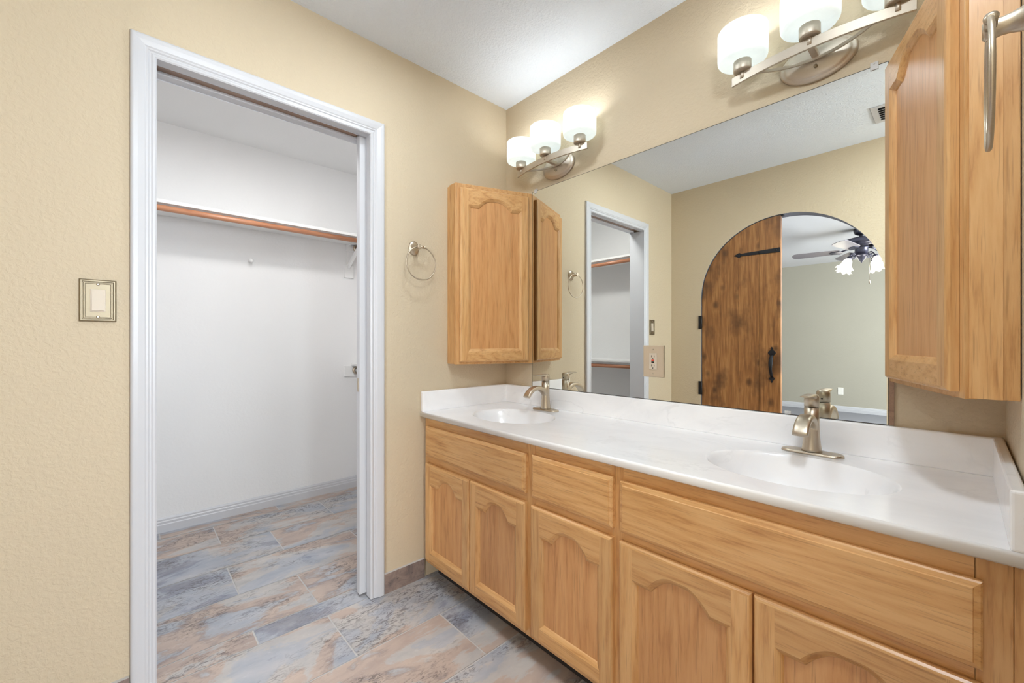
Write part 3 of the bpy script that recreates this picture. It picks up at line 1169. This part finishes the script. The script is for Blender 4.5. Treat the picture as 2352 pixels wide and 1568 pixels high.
# ------------------------------------------------------------------ outlet on the mirror
ox, oz = .905, 1.0465
oy = -.0062
ol = thing('wall_outlet', (ox, oy, oz), 'beige outlet plate with red and black test buttons mounted on the mirror', 'outlet')
fo = lambda u, v, d: (ox + u, oy - d, oz + v)
mb = MB()
frame_ring(mb, [(.0445, .0640, .0), (.0445, .0640, .004), (.0425, .0620, .0065)], fo)
make('cover_plate', mb, 'plate', ol)
mb = MB()
frame_ring(mb, [(.0168, .0335, .006), (.0168, .0335, .0085), (.0160, .0327, .009)], fo)
rc = make('receptacle', mb, 'almond', ol)
for s in (1, -1):
    mb = MB()
    zc2 = .0205 if s > 0 else -.0165
    for u, hh in ((-.0062, .0042), (.0062, .0035)):
        mb.box(u - .0009, u + .0009, zc2 - hh, zc2 + hh, .0088, .0093, fn=lambda a, b, c: fo(a, b, c))
    mb.lathe([(.0024, .0088), (.0024, .0093)], (0, 0, 0), 'z', 14)
    k = len(mb.v) - 28
    for i in range(k, len(mb.v)):
        a, b, c = mb.v[i]
        mb.v[i] = fo(a, b + zc2 - .0105, c)
    make('socket_slots', mb, 'black', rc)
for m_, v in (('red', .0042), ('black', -.0034)):
    mb = MB()
    mb.box(-.0062, .0062, v - .0026, v + .0026, .0088, .0102, fn=lambda a, b, c: fo(a, b, c))
    make('test_button' if m_ == 'red' else 'reset_button', mb, m_, rc, bevel=.0004)
for v in (-.0485, .0485):
    mb = MB()
    mb.lathe([(.0032, oy - .0065), (.0032, oy - .0074), (.0018, oy - .0079)], (ox, 0, oz + v), 'y', 14)
    make('screw', mb, 'nickel', ol)

# ------------------------------------------------------------------ angled wall cabinets
def wall_cabinet(flip, label):
    mx = (lambda x: WV - x) if flip else (lambda x: x)
    z0, z1 = 1.015, 1.907
    A, B = Vector((.070, -.400)), Vector((.2125, -.0025))
    L = (B - A).length
    d = (B - A) / L
    nn = Vector((d.y, -d.x))
    th = .018
    def fn(u, w, z):
        p = A + d * u + nn * w
        return (mx(p.x), p.y, z)
    t = thing('corner_wall_cabinet', (mx(.09), -.2, z0), label, 'wall cabinet', 'angled oak wall cabinets')
    # case: side panel square to the wall, top and bottom
    mb = MB()
    def bx(x0, x1, y0, y1, za, zb, m, sd=None):
        a, b = sorted((mx(x0), mx(x1)))
        mb.box(a, b, y0, y1, za, zb, m, sd)
    bx(.022, .064, -.400, -.385, z0 + .002, z1 - .002, 0)
    inner = [(.002, -.385), (.060, -.385), (.196, -.008), (.002, -.008)]
    for za, zb in ((z0 + .006, z0 + .018), (z1 - .020, z1 - .008)):
        mb.prism(inner, lambda u, v, w: (mx(u), v, w), za, zb, 0, 3.0)
    make('case', mb, ['oak_z', 'oak_x'], t)
    mb = MB()
    a, b = sorted((mx(.0015), mx(.0225)))
    mb.box(a, b, -.3985, -.385, z0 + .002, z1 - .006)
    make('scribe_strip', mb, 'oak_z', t, bevel=.0008)
    # face frame along the angled front
    mb = MB()
    fb = lambda u0, u1, za, zb, m: mb.box(u0, u1, -th, 0, za, zb, m, fn=lambda u, w, z: fn(u, w, z))
    fb(0, .034, z0, z1, 0); fb(L - .040, L, z0, z1, 0)
    fb(.034, L - .040, z0, z0 + .04, 1); fb(.034, L - .040, z1 - .05, z1, 1)
    make('face_frame', mb, ['oak_z', 'oak_x'], t, bevel=.0008)
    door(t, fn, .020, L - .030, z0 + .012, z1 - .024, 'oak_z', 'oak_h', st=.042, rt=.080, rb=.050, h=.042)
    return t
M['oak_h'] = M['oak_y']
wall_cabinet(False, 'oak wall cabinet with arched door in the left corner beside the mirror')
wall_cabinet(True, 'oak wall cabinet at the right edge, cropped by the frame, behind the hanging ring')

# ------------------------------------------------------------------ towel rings
def towel_ring(loc, label):
    X, Y, Z = loc
    t = thing('towel_ring', loc, label, 'towel ring', 'round nickel towel rings')
    mb = MB()
    mb.lathe([(.0268, 0), (.0268, .003), (.0240, .006), (.0225, .0065), (.017, .013), (.012, .022), (.0095, .032), (.0090, .040), (.0100, .046), (.0100, .053), (.0075, .056)],
             (X, Y, Z), 'x', 36, sx=1.0, sy=1.25)
    make('mount_post', mb, 'nickel', t)
    mb = MB()
    mb.tube([(X + .049, Y + .006, Z), (X + .049, Y + .026, Z)], .0062, 16)
    mb.lathe([(.0045, .0), (.0070, .003), (.0070, .006), (.003, .009)], (X + .049, Y + .026, Z), 'y', 16)
    make('ring_holder', mb, 'nickel', t)
    mb = MB()
    R = .0765
    mb.tube([(X + .050, Y + .012 + R * math.sin(2 * PI * i / 72), Z - R + R * math.cos(2 * PI * i / 72)) for i in range(72)], .0031, 12, ring=True)
    make('ring', mb, 'nickel', t)
    return t
r1 = towel_ring((0, -.5876, 1.5665), 'round nickel towel ring between the closet casing and the left cabinet')
dup(r1, (WV, -.765, 1.525), PI, 'round nickel towel ring seen edge on in front of the right cabinet')

# ------------------------------------------------------------------ vanity lights
def vanity_light(xc, label):
    zc = 2.0
    t = thing('vanity_light', (xc, 0, zc), label, 'wall light', 'three shade vanity lights')
    mb = MB()
    mb.lathe([(.100, -.0005), (.100, -.008), (.094, -.013), (.089, -.013), (.086, -.017), (.078, -.0215), (.03, -.025), (.002, -.0255)], (xc, 0, zc - .002), 'y', 56, sy=.62)
    bp = make('back_plate', mb, 'nickel_bar', t)
    mb = MB().lathe([(.005, -.024), (.005, -.031), (.002, -.033)], (xc + .0, 0, zc - .028), 'y', 14)
    make('finial', mb, 'nickel_dark', bp)
    mb = MB()
    mb.box(xc - .009, xc + .009, -.098, -.022, zc - .004, zc + .012)
    make('arm_block', mb, 'nickel_bar', t, bevel=.003)
    def yb(s):
        return -(.069 + .033 * (1 - s * s))
    def strip(s0, s1, yfn, za, zb, hth, n=40):
        secs = []
        for i in range(n + 1):
            s = s0 + (s1 - s0) * i / n
            x, y = xc + .226 * s, yfn(s)
            secs.append([(x, y - hth, za), (x, y + hth, za), (x, y + hth, zb), (x, y - hth, zb)])
        return secs
    mb = MB().loft(strip(-1, 1, yb, 1.989, 2.018, .004), smooth=False)
    make('curved_bar', mb, 'nickel_bar', t, bevel=.001)
    ys = lambda s: -.0885 + .058 * (1 - (s / .62) ** 2)
    mb = MB().loft(strip(-.62, .62, ys, 1.989, 1.998, .0025), smooth=False)
    make('curved_brace', mb, 'nickel_bar', t)
    for s in (-.84, 0, .84):
        x, y = xc + .226 * s, yb(s) + (0 if s == 0 else .0)
        y = min(y, -.080)
        mb = MB()
        pr = [(.012, 2.0545), (.062, 2.0545), (.0705, 2.0575), (.0738, 2.063), (.0745, 2.071), (.0745, 2.154), (.0735, 2.1555), (.0715, 2.154), (.0715, 2.071), (.0690, 2.062), (.062, 2.0582), (.012, 2.0582)]
        mb.lathe(pr, (x, y, 0), 'z', 48, caps=False)
        sh = make('shade', mb, 'shade', t)
        mb = MB().lathe([(.020, 2.0215), (.0262, 2.0225), (.0268, 2.024), (.0268, 2.054), (.020, 2.0544)], (x, y, 0), 'z', 32)
        mb.lathe([(.007, 2.000), (.007, 2.022)], (x, y + .0, 0), 'z', 12)
        make('socket_cup', mb, 'nickel_bar', sh)
        mb = MB().lathe([(.011, 2.058), (.013, 2.066), (.021, 2.084), (.024, 2.100), (.019, 2.116), (.004, 2.124)], (x, y, 0), 'z', 20)
        make('bulb', mb, 'bulb', sh)
        light('vanity_lamp', 'POINT', (x - xc, y, 2.135 - zc), E_VANITY, (.92, .955, 1), .03, parent=t)
    return t
vanity_light(.394, 'brushed nickel three shade wall light above the left basin near the corner')
vanity_light(1.4505, 'brushed nickel three shade wall light above the right basin, cropped at the top')

# ------------------------------------------------------------------ arched plank door (seen in the mirror)
ad = thing('door_2', (.55, YF - .03, 0), 'arched knotty plank door leaf closing the left half of the arch, seen in the mirror', 'door')
ad['kind'] = 'structure'
xl, xr = AC - AR + .005, AC - .003
npl = 4
wpl = (xr - xl) / npl
R = AR - .006
zarch = lambda x: AZ + math.sqrt(max(0, R * R - (x - AC) ** 2))
mb = MB()
for k in range(npl):
    a, b = xl + k * wpl + .0007, xl + (k + 1) * wpl - .0007
    pts = [(a, .012), (b, .012)]
    for i in range(17):
        x = b + (a - b) * i / 16
        pts.append((x, zarch(x)))
    mb.prism(pts, lambda u, v, d: (u, d, v), YF - .045, YF - .006, 0, random.uniform(0, 40))
make('plank_leaf', mb, 'alder', ad, weld=False)
# strap
yd = YF - .006
mb = MB()
zs = 1.812
P = [(.840, zs + .017), (.840, zs - .017), (.60, zs - .011), (.573, zs - .009), (.560, zs - .018), (.545, zs - .014), (.525, zs - .002), (.518, zs), (.525, zs + .002),
     (.545, zs + .014), (.560, zs + .018), (.573, zs + .009), (.60, zs + .011)]
mb.prism(P, lambda u, v, d: (u, d, v), yd, yd + .005)
st = make('iron_strap', mb, 'black_iron', ad, bevel=.001)
for u in (.815, .70, .558):
    mb = MB().lathe([(.006, yd + .005), (.005, yd + .009), (.002, yd + .010)], (u, 0, zs), 'y', 12)
    make('rivet', mb, 'black_iron', st)
# pull handle
hx = .785
mb = MB()
def spade(z, s, up):
    q = 1 if up else -1
    return [(hx - .010 * s, z), (hx - .026 * s, z + q * .022 * s), (hx - .022 * s, z + q * .034 * s), (hx - .010 * s, z + q * .044 * s), (hx - .008 * s, z + q * .058 * s), (hx, z + q * .070 * s),
            (hx + .008 * s, z + q * .058 * s), (hx + .010 * s, z + q * .044 * s), (hx + .022 * s, z + q * .034 * s), (hx + .026 * s, z + q * .022 * s), (hx + .010 * s, z)]
mb.prism(spade(1.020, 1.0, True), lambda u, v, d: (u, d, v), yd, yd + .005)
mb.prism(spade(.868, .72, False), lambda u, v, d: (u, d, v), yd, yd + .005)
secs = []
for i in range(21):
    q = i / 20
    z = 1.030 - .170 * q
    yy = yd + .004 + .036 * math.sin(PI * q) ** .8
    hw = .010 + .004 * math.sin(PI * min(1, q * 1.6))
    secs.append([(hx + hw * math.cos(2 * PI * k / 12), yy + .005 * math.sin(2 * PI * k / 12), z) for k in range(12)])
mb.loft(secs)
make('pull_handle', mb, 'black_iron', ad)
for z in (1.292, .7398, .30):
    mb = MB()
    mb.box(xl - .026, xl - .002, YF + .0005, YF + .006, z - .055, z + .055)
    mb.tube([(xl - .001, YF + .004, z - .055), (xl - .001, YF + .004, z + .055)], .006, 12)
    make('hinge', mb, 'black_iron', ad)
mb = MB()
mb.box(AC - .012, AC + .012, YF - .040, YF - .010, AZ + AR - .012, AZ + AR - .003)
make('head_catch', mb, 'black_iron', ad)

# ------------------------------------------------------------------ ceiling register
vt = thing('ceiling_vent', (1.56, -1.62, H), 'white ceiling air register near the far wall, seen in the mirror', 'air vent')
mb = MB()
x0, x1, yA, yB = 1.405, 1.72, -1.735, -1.50
mb.box(x0, x1, yA, yA + .028, H - .006, H); mb.box(x0, x1, yB - .028, yB, H - .006, H)
mb.box(x0, x0 + .028, yA + .028, yB - .028, H - .006, H); mb.box(x1 - .028, x1, yA + .028, yB - .028, H - .006, H)
make('vent_frame', mb, 'trim', vt, bevel=.0015)
mb = MB().box(x0 + .02, x1 - .02, yA + .02, yB - .02, H - .0015, H - .0005)
make('vent_backing', mb, 'dark', vt)
for k in range(6):
    y = yA + .045 + k * .029
    mb = MB()
    mb.loft([[(x0 + .028, y - .010, H - .004), (x0 + .028, y + .010, H - .016), (x0 + .028, y + .011, H - .015), (x0 + .028, y - .009, H - .003)],
             [(x1 - .028, y - .010, H - .004), (x1 - .028, y + .010, H - .016), (x1 - .028, y + .011, H - .015), (x1 - .028, y - .009, H - .003)]], smooth=False)
    make('louver', mb, 'trim', vt)

# ------------------------------------------------------------------ unseen ceiling discs and pendant added as bathroom fill light
disc_light(1.80, -1.18, .17, E_FILL_DISC, 'unseen flat round fill light added over the bathroom floor near the towel ring wall', (.83, .925, 1))  # added fill for counter and left wall, hidden from the mirror
disc_light(.62, -.78, .14, E_FILL_DISC2, 'unseen flat round fill light added over the floor in front of the left basin', (.83, .925, 1))  # added fill to lift the right cabinet
px_, py_ = 2.95, -1.0
pn = thing('added_fill_pendant', (px_, py_, H), 'unseen white globe pendant added as fill light right of the vanity', 'pendant light')  # pendant added to bounce light onto the ceiling, never in view
mb = MB().lathe([(.06, H - .0005), (.06, H - .012), (.02, H - .03), (.006, H - .034)], (px_, py_, 0), 'z', 32)
mb.tube([(px_, py_, H - .03), (px_, py_, H - .22)], .006, 10)
make('canopy', mb, 'nickel', pn)
mb = MB().lathe([(.03, H - .215)] + [(.12 * math.sin(a), H - .33 + .12 * math.cos(a)) for a in [PI * (.09 + .9 * i / 16) for i in range(17)]], (px_, py_, 0), 'z', 40, caps=False)
make('glass_globe', mb, 'shade', pn)
light('added_fill_lamp', 'POINT', (0, 0, -.33), E_FILL_PENDANT, (.83, .925, 1), .05, parent=pn)

# ------------------------------------------------------------------ bedroom outlet and ceiling fan
mb = MB()
fb = lambda u, v, d: (.417 + u, BY + d, .33 + v)
frame_ring(mb, [(.036, .058, 0), (.036, .058, .004), (.033, .055, .006)], fb)
bo = tag(make('wall_outlet', mb, 'white'), 'small white outlet plate low on the bedroom wall, seen in the mirror', 'outlet')

FX, FYY = .9645, -4.69
fan = thing('ceiling_fan', (FX, FYY, H), 'dark pewter ceiling fan with lit bell shades, seen in the mirror through the arch', 'ceiling fan')
o0 = (FX, FYY, 0)
mb = MB().lathe([(.07, H), (.075, H - .02), (.06, H - .06), (.03, H - .075)], o0, 'z', 32)
make('canopy', mb, 'pewter', fan)
mb = MB().lathe([(.02, H - .07), (.02, H - .10)], o0, 'z', 16)
make('downrod', mb, 'pewter', fan)
mb = MB().lathe([(.03, 2.345), (.10, 2.335), (.165, 2.315), (.195, 2.29), (.197, 2.265), (.18, 2.245), (.14, 2.232), (.08, 2.228)], o0, 'z', 40)
make('motor_housing', mb, 'pewter', fan)
mb = MB().lathe([(.08, 2.228), (.062, 2.21), (.062, 2.15), (.075, 2.14), (.075, 2.125), (.045, 2.11), (.03, 2.08), (.012, 2.06), (.004, 2.045)], o0, 'z', 32)
make('switch_housing', mb, 'pewter', fan)
for k in range(5):
    a = math.radians(100 + 72 * k)
    ca, sa = math.cos(a), math.sin(a)
    def bf(r, w, z, ca=ca, sa=sa):
        return (FX + ca * r - sa * w, FYY + sa * r + ca * w, z)
    mb = MB()
    pl = [(.20, -.052), (.24, -.058), (.60, -.070), (.645, -.060), (.665, -.035), (.67, 0), (.665, .035), (.645, .060), (.60, .070), (.24, .058), (.20, .052)]
    pitch = -math.tan(math.radians(13))
    mb.prism(pl, lambda u, v, d: bf(u, v, 2.196 + v * pitch + d), -.003, .003)
    bl_ = make('blade', mb, 'blade', fan)
    mb = MB()
    mb.tube([bf(.09, 0, 2.226), bf(.14, 0, 2.212), bf(.19, 0, 2.192)], [.012, .009, .011], 10)
    ir = [(.17, -.018), (.20, -.045), (.28, -.03), (.30, 0), (.28, .03), (.20, .045), (.17, .018)]
    mb.prism(ir, lambda u, v, d: bf(u, v, 2.186 + v * pitch + d), -.003, .003)
    make('blade_iron', mb, 'pewter', bl_)
for k in range(4):
    a = math.radians(35 + 90 * k)
    ca, sa = math.cos(a), math.sin(a)
    mb = MB()
    pts = []
    for i in range(15):
        q = i / 14
        r = .055 + .115 * q
        z = 2.115 + .055 * math.sin(PI * q * .95) - .035 * q
        pts.append((FX + ca * r, FYY + sa * r, z))
    mb.tube(pts, .006, 8)
    for i0 in range(1):
        sp = []
        for i in range(22):
            th = 3.6 * PI * i / 21
            rr = .030 * (1 - i / 26)
            sp.append((FX + ca * (.105 + rr * math.cos(th)), FYY + sa * (.105 + rr * math.cos(th)), 2.125 + rr * math.sin(th)))
        mb.tube(sp, .004, 6)
    make('scroll_arm', mb, 'pewter', fan)
    # tilted bell shade
    tilt = math.radians(28)
    ax = Vector((ca * math.sin(tilt), sa * math.sin(tilt), -math.cos(tilt)))
    e1 = Vector((-sa, ca, 0))
    e2 = ax.cross(e1)
    base = Vector((FX + ca * .165, FYY + sa * .165, 2.085))
    mb = MB()
    secs = []
    for r, h, ruf in ((.020, 0, 0), (.030, .012, 0), (.042, .03, 0), (.048, .06, 0), (.052, .085, .02), (.064, .108, .05), (.082, .125, .09)):
        secs.append([base + ax * (h + .010 * ruf * 10 * math.cos(8 * 2 * PI * i / 64)) + (e1 * math.cos(2 * PI * i / 64) + e2 * math.sin(2 * PI * i / 64)) * r * (1 + ruf * math.cos(8 * 2 * PI * i / 64)) for i in range(64)])
    mb.loft(secs, caps=False)
    sh = make('bell_shade', mb, 'fan_shade', fan, recalc=False)
    mb = MB()
    mb.loft([[base + ax * h + (e1 * math.cos(2 * PI * i / 16) + e2 * math.sin(2 * PI * i / 16)) * r for i in range(16)] for r, h in ((.012, -.025), (.024, -.02), (.026, .005), (.02, .008))])
    make('shade_fitter', mb, 'pewter', sh)
    light('fan_lamp', 'POINT', (base + ax * .10) - Vector((FX, FYY, H)), E_FAN, (1, .95, .86), .03, parent=fan)
mb = MB()
px, py = FX + .07, FYY - .02
mb.tube([(px, py, 2.12), (px, py, 1.84)], .0018, 6)
mb.lathe([(.002, 1.84), (.008, 1.835), (.010, 1.82), (.007, 1.80), (.002, 1.795)], (px, py, 0), 'z', 14)
make('pull_chain', mb, 'nickel', fan)
